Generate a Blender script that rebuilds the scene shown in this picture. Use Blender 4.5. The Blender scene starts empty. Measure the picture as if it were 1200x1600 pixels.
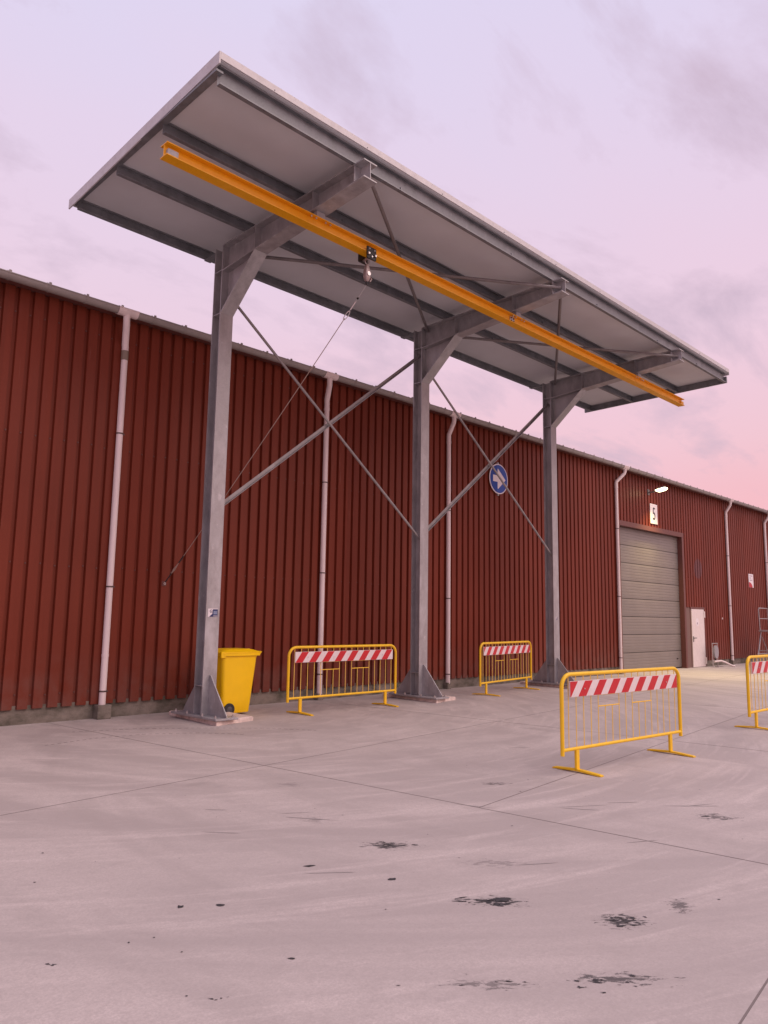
import bpy, bmesh, math, random
from mathutils import Vector, Matrix
random.seed(7)
R = math.radians
scene = bpy.context.scene
col = scene.collection

# ------------------------------------------------------------------ camera
cam_d = bpy.data.cameras.new('camera'); cam = bpy.data.objects.new('camera', cam_d); col.objects.link(cam)
cam_d.sensor_fit = 'HORIZONTAL'; cam_d.sensor_width = 36; cam_d.lens = 35.41
cam_d.clip_start = 0.05; cam_d.clip_end = 3000
cr = Vector((0.70504, -0.70899, 0.01578)); cu = Vector((-0.10874, -0.08609, 0.99034)); cf = Vector((0.70078, 0.69994, 0.13779))
m = Matrix((cr, cu, -cf)).transposed().to_4x4(); m.translation = (0, 0, 1.638)
cam.matrix_world = m
scene.camera = cam

# ------------------------------------------------------------------ world: dusk sky
SUN_EL, SUN_AZ = 50.0, 152.0      # afterglow behind the camera (azimuth clockwise from +Y)
world = bpy.data.worlds.new('World'); scene.world = world; world.use_nodes = True
wt = world.node_tree; wt.nodes.clear()
def wn(t, **k):
    n = wt.nodes.new(t)
    for a, b in k.items(): setattr(n, a, b)
    return n
wout = wn('ShaderNodeOutputWorld'); wbg = wn('ShaderNodeBackground')
tc = wn('ShaderNodeTexCoord'); sep = wn('ShaderNodeSeparateXYZ')
wt.links.new(tc.outputs['Generated'], sep.inputs[0])
ramp = wn('ShaderNodeValToRGB')
wt.links.new(sep.outputs['Z'], ramp.inputs[0])
els = [(0.0, (0.78, 0.33, 0.34)), (0.10, (0.76, 0.36, 0.40)), (0.22, (0.73, 0.46, 0.53)), (0.36, (0.69, 0.51, 0.62)),
       (0.52, (0.65, 0.535, 0.68)), (0.70, (0.60, 0.56, 0.74)), (1.0, (0.54, 0.54, 0.73))]
while len(ramp.color_ramp.elements) < len(els): ramp.color_ramp.elements.new(0.5)
for e, (p, c) in zip(ramp.color_ramp.elements, els): e.position = p; e.color = (*c, 1)
# soft high cloud: noise on a flat cloud deck (direction divided by height)
dv = wn('ShaderNodeMath', operation='MAXIMUM'); dv.inputs[1].default_value = 0.0
add = wn('ShaderNodeMath', operation='ADD'); add.inputs[1].default_value = 0.22
wt.links.new(sep.outputs['Z'], dv.inputs[0]); wt.links.new(dv.outputs[0], add.inputs[0])
cx = wn('ShaderNodeMath', operation='DIVIDE'); cy = wn('ShaderNodeMath', operation='DIVIDE')
wt.links.new(sep.outputs['X'], cx.inputs[0]); wt.links.new(add.outputs[0], cx.inputs[1])
wt.links.new(sep.outputs['Y'], cy.inputs[0]); wt.links.new(add.outputs[0], cy.inputs[1])
comb = wn('ShaderNodeCombineXYZ'); wt.links.new(cx.outputs[0], comb.inputs[0]); wt.links.new(cy.outputs[0], comb.inputs[1])
mp = wn('ShaderNodeMapping'); mp.inputs['Rotation'].default_value = (0, 0, R(18)); mp.inputs['Scale'].default_value = (1.15, 2.1, 1); mp.inputs['Location'].default_value = (2.1, 6.4, 0)
wt.links.new(comb.outputs[0], mp.inputs[0])
nz = wn('ShaderNodeTexNoise'); nz.inputs['Scale'].default_value = 1.7; nz.inputs['Detail'].default_value = 7; nz.inputs['Roughness'].default_value = 0.62; nz.inputs['Distortion'].default_value = 0.25
wt.links.new(mp.outputs[0], nz.inputs['Vector'])
cr2 = wn('ShaderNodeValToRGB'); cr2.color_ramp.elements[0].position = 0.48; cr2.color_ramp.elements[0].color = (0, 0, 0, 1)
cr2.color_ramp.elements[1].position = 0.70; cr2.color_ramp.elements[1].color = (0.85, 0.85, 0.85, 1)
wt.links.new(nz.outputs['Fac'], cr2.inputs[0])
mix = wn('ShaderNodeMix', data_type='RGBA'); mix.inputs['B'].default_value = (0.46, 0.355, 0.455, 1)
wt.links.new(cr2.outputs[0], mix.inputs['Factor']); wt.links.new(ramp.outputs[0], mix.inputs['A'])
# thin brighter veils
nz2 = wn('ShaderNodeTexNoise'); nz2.inputs['Scale'].default_value = 0.8; nz2.inputs['Detail'].default_value = 4; nz2.inputs['Roughness'].default_value = 0.5
wt.links.new(mp.outputs[0], nz2.inputs['Vector'])
mr = wn('ShaderNodeMapRange'); mr.inputs['From Min'].default_value = 0.4; mr.inputs['From Max'].default_value = 0.75; mr.inputs['To Min'].default_value = 0; mr.inputs['To Max'].default_value = 0.22
wt.links.new(nz2.outputs['Fac'], mr.inputs['Value'])
mix2 = wn('ShaderNodeMix', data_type='RGBA'); mix2.inputs['B'].default_value = (0.76, 0.50, 0.60, 1)
wt.links.new(mr.outputs[0], mix2.inputs['Factor']); wt.links.new(mix.outputs['Result'], mix2.inputs['A'])
sky = wn('ShaderNodeTexSky', sky_type='NISHITA'); sky.sun_disc = False; sky.sun_elevation = R(3); sky.sun_rotation = R(SUN_AZ)
sk = wn('ShaderNodeVectorMath', operation='SCALE'); sk.inputs['Scale'].default_value = 0.02
wt.links.new(sky.outputs[0], sk.inputs[0])
ad = wn('ShaderNodeVectorMath', operation='ADD'); wt.links.new(mix2.outputs['Result'], ad.inputs[0]); wt.links.new(sk.outputs[0], ad.inputs[1])
wt.links.new(ad.outputs[0], wbg.inputs['Color']); wbg.inputs['Strength'].default_value = 0.95
wt.links.new(wbg.outputs[0], wout.inputs[0])

# ------------------------------------------------------------------ afterglow sun (very soft)
sl = bpy.data.lights.new('afterglow_sun', 'SUN'); sl.energy = 1.6; sl.angle = R(60); sl.color = (1.0, 0.79, 0.67)
so = bpy.data.objects.new('afterglow_sun', sl); col.objects.link(so)
sd = Vector((math.sin(R(SUN_AZ)) * math.cos(R(SUN_EL)), math.cos(R(SUN_AZ)) * math.cos(R(SUN_EL)), math.sin(R(SUN_EL))))
so.rotation_euler = sd.to_track_quat('Z', 'Y').to_euler(); so.location = (0, -20, 20)

scene.view_settings.view_transform = 'Standard'; scene.view_settings.look = 'None'
scene.view_settings.exposure = 0.32; scene.view_settings.gamma = 1.0
scene.view_settings.use_curve_mapping = False

# ------------------------------------------------------------------ materials
MATS = {}
def mat(name, base, rough=0.6, metal=0.0, spec=0.5, build=None, emit=None, coat=0.0):
    mt = bpy.data.materials.new(name); mt.use_nodes = True; nt = mt.node_tree
    b = nt.nodes['Principled BSDF']
    b.inputs['Base Color'].default_value = (*base, 1); b.inputs['Roughness'].default_value = rough
    b.inputs['Metallic'].default_value = metal; b.inputs['Specular IOR Level'].default_value = spec
    if coat: b.inputs['Coat Weight'].default_value = coat; b.inputs['Coat Roughness'].default_value = 0.25
    if emit: b.inputs['Emission Color'].default_value = (*emit[0], 1); b.inputs['Emission Strength'].default_value = emit[1]
    if build: build(nt, b, base)
    MATS[name] = mt; return mt
def nd(nt, t, **k):
    n = nt.nodes.new(t)
    for a, b in k.items():
        if a.startswith('_'): n.inputs[a[1:].replace('_', ' ')].default_value = b
        else: setattr(n, a, b)
    return n
def pos(nt, scale=(1, 1, 1), rot=(0, 0, 0), loc=(0, 0, 0)):
    g = nd(nt, 'ShaderNodeNewGeometry'); m0 = nd(nt, 'ShaderNodeMapping'); mp = nd(nt, 'ShaderNodeMapping')
    m0.inputs['Rotation'].default_value = rot; mp.inputs['Scale'].default_value = scale; mp.inputs['Location'].default_value = loc
    nt.links.new(g.outputs['Position'], m0.inputs['Vector']); nt.links.new(m0.outputs[0], mp.inputs['Vector']); return mp.outputs[0]
def noise(nt, vec, scale, detail=4, rough=0.55, dist=0.0):
    n = nd(nt, 'ShaderNodeTexNoise', _Scale=scale, _Detail=detail, _Roughness=rough, _Distortion=dist)
    nt.links.new(vec, n.inputs['Vector']); return n.outputs['Fac']
def rng(nt, v, a, b, c=0.0, d=1.0):
    n = nd(nt, 'ShaderNodeMapRange'); nt.links.new(v, n.inputs['Value'])
    for i, x in zip(('From Min', 'From Max', 'To Min', 'To Max'), (a, b, c, d)): n.inputs[i].default_value = x
    return n.outputs[0]
def mixc(nt, fac, a, b, mode='MIX'):
    n = nd(nt, 'ShaderNodeMix', data_type='RGBA', blend_type=mode)
    if isinstance(fac, (int, float)): n.inputs['Factor'].default_value = fac
    else: nt.links.new(fac, n.inputs['Factor'])
    for k, v in (('A', a), ('B', b)):
        if isinstance(v, tuple): n.inputs[k].default_value = (*v[:3], 1)
        else: nt.links.new(v, n.inputs[k])
    return n.outputs['Result']
def mul(nt, a, b):
    n = nd(nt, 'ShaderNodeMath', operation='MULTIPLY')
    for i, v in enumerate((a, b)):
        if isinstance(v, (int, float)): n.inputs[i].default_value = v
        else: nt.links.new(v, n.inputs[i])
    return n.outputs[0]
def bump(nt, b, h, strength=0.2, dist=0.01):
    n = nd(nt, 'ShaderNodeBump', _Strength=strength, _Distance=dist); nt.links.new(h, n.inputs['Height'])
    nt.links.new(n.outputs[0], b.inputs['Normal'])
def sc(c, k): return tuple(x * k for x in c)

def b_concrete(nt, b, base):
    big = noise(nt, pos(nt), 0.35, 5, 0.6)
    # broom and tyre sweeps: arcs round a turning point in the yard
    g = nd(nt, 'ShaderNodeNewGeometry'); sp = nd(nt, 'ShaderNodeSeparateXYZ'); nt.links.new(g.outputs['Position'], sp.inputs[0])
    def m2(op, a, b_):
        n = nd(nt, 'ShaderNodeMath', operation=op)
        for i, v in enumerate((a, b_)):
            if isinstance(v, (int, float)): n.inputs[i].default_value = v
            else: nt.links.new(v, n.inputs[i])
        return n.outputs[0]
    def polar(cx, cy, kr, ka):
        dx = m2('SUBTRACT', sp.outputs['X'], cx); dy = m2('SUBTRACT', sp.outputs['Y'], cy)
        r = m2('SQRT', m2('ADD', m2('MULTIPLY', dx, dx), m2('MULTIPLY', dy, dy)), 0); a = m2('ARCTAN2', dx, dy)
        c = nd(nt, 'ShaderNodeCombineXYZ'); nt.links.new(m2('MULTIPLY', r, kr), c.inputs[0]); nt.links.new(m2('MULTIPLY', a, ka), c.inputs[1]); return c.outputs[0]
    st = noise(nt, polar(9.5, 10.5, 1.0, 1.6), 1.3, 7, 0.6, 0.5)
    st2 = noise(nt, polar(7.5, 13.0, 3.2, 3.0), 1.4, 6, 0.65, 0.4)
    st3 = noise(nt, polar(12.0, 4.5, 1.5, 1.6), 1.1, 5, 0.6, 0.3)
    fine = noise(nt, pos(nt), 70, 6, 0.8); grit = noise(nt, pos(nt), 260, 3, 0.7)
    mid = noise(nt, pos(nt), 3.2, 8, 0.72, 0.3)
    c = mixc(nt, rng(nt, big, 0.3, 0.7), sc(base, 0.90), sc(base, 1.08))
    c = mixc(nt, rng(nt, st, 0.41, 0.55, 0.7, 0), c, (base[0] * 0.70, base[1] * 0.70, base[2] * 0.71))
    c = mixc(nt, rng(nt, st3, 0.36, 0.48, 0.5, 0), c, sc(base, 0.70))
    c = mixc(nt, rng(nt, st2, 0.52, 0.66, 0, 0.7), c, sc(base, 1.2))
    c = mixc(nt, rng(nt, mid, 0.50, 0.72, 0, 0.45), c, sc(base, 0.70))
    c = mixc(nt, rng(nt, fine, 0.38, 0.66, 0.0, 0.7), c, sc(base, 0.66))
    g2 = noise(nt, pos(nt), 22, 5, 0.75); c = mixc(nt, rng(nt, g2, 0.45, 0.68, 0.0, 0.45), c, sc(base, 0.66))
    c = mixc(nt, rng(nt, grit, 0.62, 0.74, 0.0, 0.5), c, sc(base, 0.5))
    oi = nd(nt, 'ShaderNodeObjectInfo')
    c = mixc(nt, rng(nt, oi.outputs['Random'], 0, 1, 0, 0.10), c, sc(base, 0.6))
    oil = noise(nt, pos(nt, (0.9, 0.9, 1), loc=(4.2, 1.3, 0)), 0.9, 5, 0.6, 0.4)
    c = mixc(nt, rng(nt, oil, 0.66, 0.74, 0, 0.4), c, sc(base, 0.5))
    # soaked-in rubber and tar stains: torn streaks round a few spots
    def rotc(ax, ay): return m2('ADD', m2('MULTIPLY', sp.outputs['X'], ax), m2('MULTIPLY', sp.outputs['Y'], ay))
    cu_, cv_ = rotc(.705, -.709), rotc(.709, .705)
    tn = noise(nt, pos(nt, (13, 34, 1), (0, 0, R(45))), 1.0, 6, 0.72, 0.6)
    for (px, py, w, h, k) in ((4.125, 4.013, .24, .12, .9), (3.80, 2.83, .24, .09, 1), (4.09, 2.18, .17, .13, .95), (4.55, 2.05, .09, .14, .7), (3.45, 1.86, .30, .07, .8), (2.95, 2.25, .3, .05, .55), (6.77, 2.71, .2, .14, .7), (6.4, 4.75, .2, .09, .6), (4.38, 3.25, .25, .1, .35), (4.83, 6.05, .16, .12, .3), (4.16, 4.91, .14, .12, .35)):
        u0, v0 = .705 * px - .709 * py, .709 * px + .705 * py
        du = m2('DIVIDE', m2('SUBTRACT', cu_, u0), w); dv_ = m2('DIVIDE', m2('SUBTRACT', cv_, v0), h)
        d = m2('SQRT', m2('ADD', m2('MULTIPLY', du, du), m2('MULTIPLY', dv_, dv_)), 0)
        c = mixc(nt, rng(nt, m2('SUBTRACT', tn, m2('MULTIPLY', d, .22)), 0.37, 0.43, 0, k), c, (0.035, 0.032, 0.034))
    nt.links.new(c, b.inputs['Base Color'])
    nt.links.new(rng(nt, st, 0.3, 0.7, 0.62, 0.82), b.inputs['Roughness'])
    bump(nt, b, fine, 0.35, 0.004)
mat('concrete', (0.56, 0.485, 0.458), 0.75, spec=0.35, build=b_concrete)
mat('joint', (0.20, 0.165, 0.155), 0.9)
def b_tar(nt, b, base):
    n = noise(nt, pos(nt), 40, 4)
    nt.links.new(mixc(nt, n, sc(base, 0.6), sc(base, 1.8)), b.inputs['Base Color'])
mat('tar', (0.035, 0.033, 0.035), 0.6, build=b_tar)
mat('tyre_mark', (0.20, 0.16, 0.15), 0.9)
mat('smudge', (0.30, 0.265, 0.255), 0.9)

def b_red(nt, b, base):
    oi = nd(nt, 'ShaderNodeObjectInfo')
    c = mixc(nt, oi.outputs['Random'], sc(base, 0.86), sc(base, 1.12))
    st = noise(nt, pos(nt, (7, 7, 0.25)), 1.0, 5, 0.6)
    c = mixc(nt, rng(nt, st, 0.35, 0.75, 0, 0.45), c, (base[0] * 1.35, base[1] * 1.5, base[2] * 1.5))
    bg = noise(nt, pos(nt), 0.5, 4)
    c = mixc(nt, rng(nt, bg, 0.35, 0.7, 0, 0.4), c, sc(base, 0.75))
    # drips and scuffs
    dr = noise(nt, pos(nt, (22, 22, 0.9), loc=(3, 0, 1)), 1.0, 3, 0.6)
    c = mixc(nt, rng(nt, dr, 0.70, 0.80, 0, 0.45), c, (0.30, 0.16, 0.13))
    # splash dirt low down
    g = nd(nt, 'ShaderNodeNewGeometry'); s = nd(nt, 'ShaderNodeSeparateXYZ'); nt.links.new(g.outputs['Position'], s.inputs[0])
    low = rng(nt, s.outputs['Z'], 0.2, 1.1, 1, 0); dn = noise(nt, pos(nt), 3, 5, 0.65)
    c = mixc(nt, mul(nt, mul(nt, low, rng(nt, dn, 0.35, 0.75)), 0.65), c, (0.17, 0.10, 0.085))
    # painted-over round patch beside the big door
    d = nd(nt, 'ShaderNodeVectorMath', operation='DISTANCE'); d.inputs[1].default_value = (28.48, 11.72, 3.62)
    nt.links.new(g.outputs['Position'], d.inputs[0])
    c = mixc(nt, rng(nt, d.outputs['Value'], 0.34, 0.40, 0.8, 0), c, (0.13, 0.055, 0.06))
    nt.links.new(c, b.inputs['Base Color'])
    nt.links.new(rng(nt, st, 0.3, 0.7, 0.38, 0.55), b.inputs['Roughness'])
    bump(nt, b, noise(nt, pos(nt), 1.6, 2), 0.15, 0.03)
mat('red_cladding', (0.160, 0.0285, 0.0145), 0.52, spec=0.2, build=b_red)
mat('red_trim', (0.13, 0.045, 0.038), 0.5)
mat('brown_trim', (0.17, 0.10, 0.085), 0.55)

def b_plinth(nt, b, base):
    n = noise(nt, pos(nt, (1, 1, 1.6)), 2.2, 6, 0.65); f = noise(nt, pos(nt), 35, 5, 0.7)
    c = mixc(nt, rng(nt, n, 0.38, 0.62), (0.07, 0.065, 0.045), base)
    c = mixc(nt, mul(nt, f, 0.5), c, sc(base, 0.55))
    nt.links.new(c, b.inputs['Base Color']); bump(nt, b, f, 0.5, 0.01)
mat('plinth', (0.27, 0.23, 0.195), 0.9, build=b_plinth)

def b_galv(nt, b, base):
    n = noise(nt, pos(nt, (1, 1, 0.5)), 7, 5, 0.6); v = nd(nt, 'ShaderNodeTexVoronoi', _Scale=90.0)
    nt.links.new(pos(nt), v.inputs['Vector'])
    big = noise(nt, pos(nt, (1, 1, 0.35)), 1.6, 3)
    c = mixc(nt, rng(nt, n, 0.35, 0.68), sc(base, 0.74), sc(base, 1.2))
    c = mixc(nt, rng(nt, big, 0.4, 0.65, 0, 0.6), c, sc(base, 0.8))
    sp = nd(nt, 'ShaderNodeSeparateColor'); nt.links.new(v.outputs['Color'], sp.inputs[0])
    c = mixc(nt, rng(nt, sp.outputs[0], 0, 1, 0, 0.22), c, sc(base, 1.3))
    pw = noise(nt, pos(nt, (9, 9, 5)), 1.0, 3, 0.5)
    c = mixc(nt, rng(nt, pw, 0.68, 0.74, 0, 0.5), c, sc(base, 1.5))
    nt.links.new(c, b.inputs['Base Color'])
    nt.links.new(rng(nt, n, 0.3, 0.7, 0.42, 0.62), b.inputs['Roughness'])
mat('galvanised', (0.40, 0.39, 0.40), 0.5, 0.35, build=b_galv)
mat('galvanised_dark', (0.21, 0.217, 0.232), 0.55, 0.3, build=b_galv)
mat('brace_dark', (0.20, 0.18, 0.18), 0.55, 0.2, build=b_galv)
mat('brace_steel', (0.33, 0.31, 0.31), 0.5, 0.3, build=b_galv)

def b_wear(nt, b, base):
    n = noise(nt, pos(nt), 9, 5, 0.65); c = mixc(nt, rng(nt, n, 0.35, 0.7, 0, 0.35), base, sc(base, 0.72))
    f = noise(nt, pos(nt), 45, 3); c = mixc(nt, rng(nt, f, 0.66, 0.74, 0, 0.6), c, (base[0] * 0.35, base[1] * 0.28, base[2] * 0.3))
    nt.links.new(c, b.inputs['Base Color']); nt.links.new(rng(nt, n, 0.3, 0.7, 0.3, 0.5), b.inputs['Roughness'])
mat('panel_white', (0.62, 0.635, 0.66), 0.5, build=lambda nt, b, base: nt.links.new(mixc(nt, rng(nt, noise(nt, pos(nt), 0.9, 4), 0.35, 0.7), sc(base, 0.93), sc(base, 1.05)), b.inputs['Base Color']))
mat('fascia_white', (0.56, 0.54, 0.55), 0.45, build=b_wear)
mat('crane_yellow', (0.88, 0.41, 0.008), 0.42, build=b_wear)
mat('barrier_yellow', (0.88, 0.54, 0.010), 0.4, build=b_wear)
mat('bar_yellow', (0.88, 0.60, 0.13), 0.35)  # paler than the frame: highlights along the thin bars put into the colour
mat('bin_yellow', (0.96, 0.60, 0.0005), 0.36, build=lambda nt, b, base: (nt.links.new(mixc(nt, rng(nt, noise(nt, pos(nt), 6, 5), 0.4, 0.75, 0, 0.3), base, sc(base, 0.8)), b.inputs['Base Color']), bump(nt, b, noise(nt, pos(nt), 180, 2), 0.1, 0.002)))
mat('board_white', (0.74, 0.66, 0.66), 0.4, build=b_wear)
mat('board_red', (0.55, 0.012, 0.022), 0.4, build=b_wear)
mat('pipe_white', (0.76, 0.66, 0.65), 0.45, build=lambda nt, b, base: nt.links.new(mixc(nt, rng(nt, noise(nt, pos(nt, (8, 8, 0.8)), 1, 5), 0.4, 0.75, 0, 0.5), base, sc(base, 0.72)), b.inputs['Base Color']))
mat('pipe_stain', (0.24, 0.19, 0.15), 0.7)
mat('gutter_grey', (0.31, 0.28, 0.265), 0.5, build=b_wear)
mat('clip_dark', (0.10, 0.07, 0.065), 0.5, 0.3)
mat('door_grey', (0.205, 0.184, 0.172), 0.42, build=lambda nt, b, base: nt.links.new(mixc(nt, rng(nt, noise(nt, pos(nt), 1.2, 5), 0.35, 0.7), sc(base, 0.92), sc(base, 1.05)), b.inputs['Base Color']))
mat('door_white', (0.74, 0.67, 0.65), 0.5, build=b_wear)
mat('black_rubber', (0.02, 0.02, 0.022), 0.6)
mat('black_steel', (0.025, 0.022, 0.022), 0.45, 0.3)
mat('hub_grey', (0.06, 0.06, 0.065), 0.5)
mat('silver', (0.62, 0.58, 0.57), 0.3, 0.85)
mat('nut_steel', (0.42, 0.39, 0.39), 0.5, 0.5)
mat('housing_silver', (0.34, 0.27, 0.26), 0.4, 0.4)
mat('grout', (0.74, 0.60, 0.54), 0.85, build=b_plinth and (lambda nt, b, base: nt.links.new(mixc(nt, rng(nt, noise(nt, pos(nt), 9, 5), 0.4, 0.75), base, sc(base, 0.6)), b.inputs['Base Color'])))
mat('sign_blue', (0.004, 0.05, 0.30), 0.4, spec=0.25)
mat('sign_blue_pale', (0.022, 0.085, 0.40), 0.4, spec=0.25)  # paler blue for the right part of the round sign
mat('sign_white', (0.76, 0.72, 0.74), 0.4)
mat('sign_black', (0.02, 0.02, 0.025), 0.5)
mat('sign_red', (0.45, 0.012, 0.025), 0.45)
mat('sign_grey', (0.33, 0.28, 0.32), 0.5)
mat('sticker_blue', (0.015, 0.03, 0.12), 0.35)
mat('sticker_pale', (0.20, 0.25, 0.38), 0.35)
mat('roof_sheet', (0.13, 0.11, 0.105), 0.85)
mat('lamp_body', (0.16, 0.15, 0.15), 0.5, 0.3)
mat('lamp_lens', (0.9, 0.9, 0.85), 0.3, emit=((1.0, 0.92, 0.55), 8.0))
mat('rope', (0.33, 0.24, 0.20), 0.8)
mat('tank_grey', (0.30, 0.29, 0.31), 0.5)
mat('alu', (0.42, 0.39, 0.39), 0.45, 0.5)

# ------------------------------------------------------------------ mesh helpers
class MB:
    def __init__(s): s.v = []; s.f = []
    def add(s, vs, fs):
        k = len(s.v); s.v += [tuple(v) for v in vs]; s.f += [tuple(i + k for i in f) for f in fs]; return s
    def box(s, a, b):
        (x0, y0, z0), (x1, y1, z1) = a, b
        return s.add([(x0, y0, z0), (x1, y0, z0), (x1, y1, z0), (x0, y1, z0), (x0, y0, z1), (x1, y0, z1), (x1, y1, z1), (x0, y1, z1)],
                     [(0, 3, 2, 1), (4, 5, 6, 7), (0, 1, 5, 4), (1, 2, 6, 5), (2, 3, 7, 6), (3, 0, 4, 7)])
    def cbox(s, a, b, c=0.004):      # box with chamfered edges
        a = Vector(a); b = Vector(b); bm = bmesh.new(); bmesh.ops.create_cube(bm, size=1)
        for v in bm.verts: v.co = Vector([(a[i] + b[i]) / 2 + v.co[i] * (b[i] - a[i]) for i in range(3)])
        bmesh.ops.bevel(bm, geom=bm.edges[:], offset=c, segments=1, affect='EDGES')
        bm.verts.index_update(); s.add([v.co for v in bm.verts], [[v.index for v in f.verts] for f in bm.faces]); bm.free(); return s
    def extrude(s, poly, p0, p1, ex, ey):   # 2D poly in (ex,ey) swept from p0 to p1
        p0 = Vector(p0); p1 = Vector(p1); ex = Vector(ex); ey = Vector(ey); n = len(poly)
        vs = [p + ex * a + ey * b for p in (p0, p1) for a, b in poly]
        fs = [(i, (i + 1) % n, n + (i + 1) % n, n + i) for i in range(n)] + [tuple(range(n))[::-1], tuple(range(n, 2 * n))]
        return s.add(vs, fs)
    def ibeam(s, p0, p1, h, w, tf, tw, up, side=None):
        p0 = Vector(p0); p1 = Vector(p1); d = (p1 - p0).normalized(); up = Vector(up); sx = d.cross(up).normalized()
        a, b, t = w / 2, h / 2, tw / 2
        s.extrude([(-a, -b), (a, -b), (a, -b + tf), (-a, -b + tf)], p0, p1, sx, up)
        s.extrude([(-a, b - tf), (a, b - tf), (a, b), (-a, b)], p0, p1, sx, up)
        return s.extrude([(-t, -b + tf), (t, -b + tf), (t, b - tf), (-t, b - tf)], p0, p1, sx, up)
    def tube(s, path, r, n=10, cap=True):
        path = [Vector(p) for p in path]; rings = []; k0 = len(s.v); prev = None
        for i, p in enumerate(path):
            d = (path[min(i + 1, len(path) - 1)] - path[max(i - 1, 0)]).normalized()
            if prev is None:
                a = Vector((0, 0, 1)) if abs(d.z) < 0.9 else Vector((1, 0, 0)); u = d.cross(a).normalized()
            else: u = (prev - d * prev.dot(d)).normalized()
            prev = u; w = d.cross(u); rr = r[i] if isinstance(r, (list, tuple)) else r
            s.v += [tuple(p + u * (rr * math.cos(2 * math.pi * j / n)) + w * (rr * math.sin(2 * math.pi * j / n))) for j in range(n)]
        for i in range(len(path) - 1):
            for j in range(n):
                s.f.append((k0 + i * n + j, k0 + i * n + (j + 1) % n, k0 + (i + 1) * n + (j + 1) % n, k0 + (i + 1) * n + j))
        if cap:
            s.f.append(tuple(k0 + j for j in range(n))[::-1]); s.f.append(tuple(k0 + (len(path) - 1) * n + j for j in range(n)))
        return s
    def loft(s, rings, cap=True):
        n = len(rings[0]); k0 = len(s.v)
        for r in rings: s.v += [tuple(p) for p in r]
        for i in range(len(rings) - 1):
            for j in range(n): s.f.append((k0 + i * n + j, k0 + i * n + (j + 1) % n, k0 + (i + 1) * n + (j + 1) % n, k0 + (i + 1) * n + j))
        if cap:
            s.f.append(tuple(k0 + j for j in range(n))[::-1]); s.f.append(tuple(k0 + (len(rings) - 1) * n + j for j in range(n)))
        return s
    def mesh(s, name, smooth=False):
        me = bpy.data.meshes.new(name); me.from_pydata(s.v, [], s.f); me.update()
        bm = bmesh.new(); bm.from_mesh(me); bmesh.ops.recalc_face_normals(bm, faces=bm.faces[:]); bm.to_mesh(me); bm.free()
        if smooth:
            for p in me.polygons: p.use_smooth = True
            try: me.set_sharp_from_angle(angle=R(40))
            except Exception: pass
        return me
    def build(s, name, material, parent=None, smooth=False, world=True):
        off = Vector((0, 0, 0)); q = parent
        while q: off += q.location; q = q.parent
        if parent and world: s.v = [tuple(Vector(v) - off) for v in s.v]
        me = s.mesh(name, smooth); me.materials.append(MATS[material])
        return link(name, me, parent)
def link(name, data, parent=None):
    o = bpy.data.objects.new(name, data); col.objects.link(o)
    if parent: o.parent = parent
    return o
def tag(o, label=None, cat=None, group=None, kind=None):
    if label: o['label'] = label
    if cat: o['category'] = cat
    if group: o['group'] = group
    if kind: o['kind'] = kind
    return o
def thing(name, loc, label, cat, rz=0.0, group=None):
    o = link(name, None); o.location = loc; o.rotation_euler = (0, 0, rz); o.empty_display_size = 0.2
    return tag(o, label, cat, group)
def copy_tree(o, parent=None):
    c = o.copy(); col.objects.link(c); c.parent = parent
    for ch in [q for q in bpy.data.objects if q.parent == o]: copy_tree(ch, c)
    return c
def rrect(cx, cy, hx, hy, r, z, n=4):
    pts = []
    for sx, sy, a0 in ((1, 1, 0), (-1, 1, 90), (-1, -1, 180), (1, -1, 270)):
        for k in range(n + 1):
            a = R(a0 + 90 * k / n); pts.append((cx + sx * (hx - r) + r * math.cos(a), cy + sy * (hy - r) + r * math.sin(a), z))
    return pts
def bolt(mb, c, axis, r=0.018, h=0.02, n=6):
    c = Vector(c); a = Vector(axis); return mb.tube([c, c + a * h], r, n)

# ------------------------------------------------------------------ ground
g = MB(); S = 900; g.add([(-S, -S, -0.03), (S, -S, -0.03), (S, S, -0.03), (-S, S, -0.03)], [(0, 1, 2, 3)])
ground = g.build('ground', 'joint'); tag(ground, 'pinkish grey concrete yard with sawn joints and dark marks', kind='structure')
g = MB()
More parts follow.
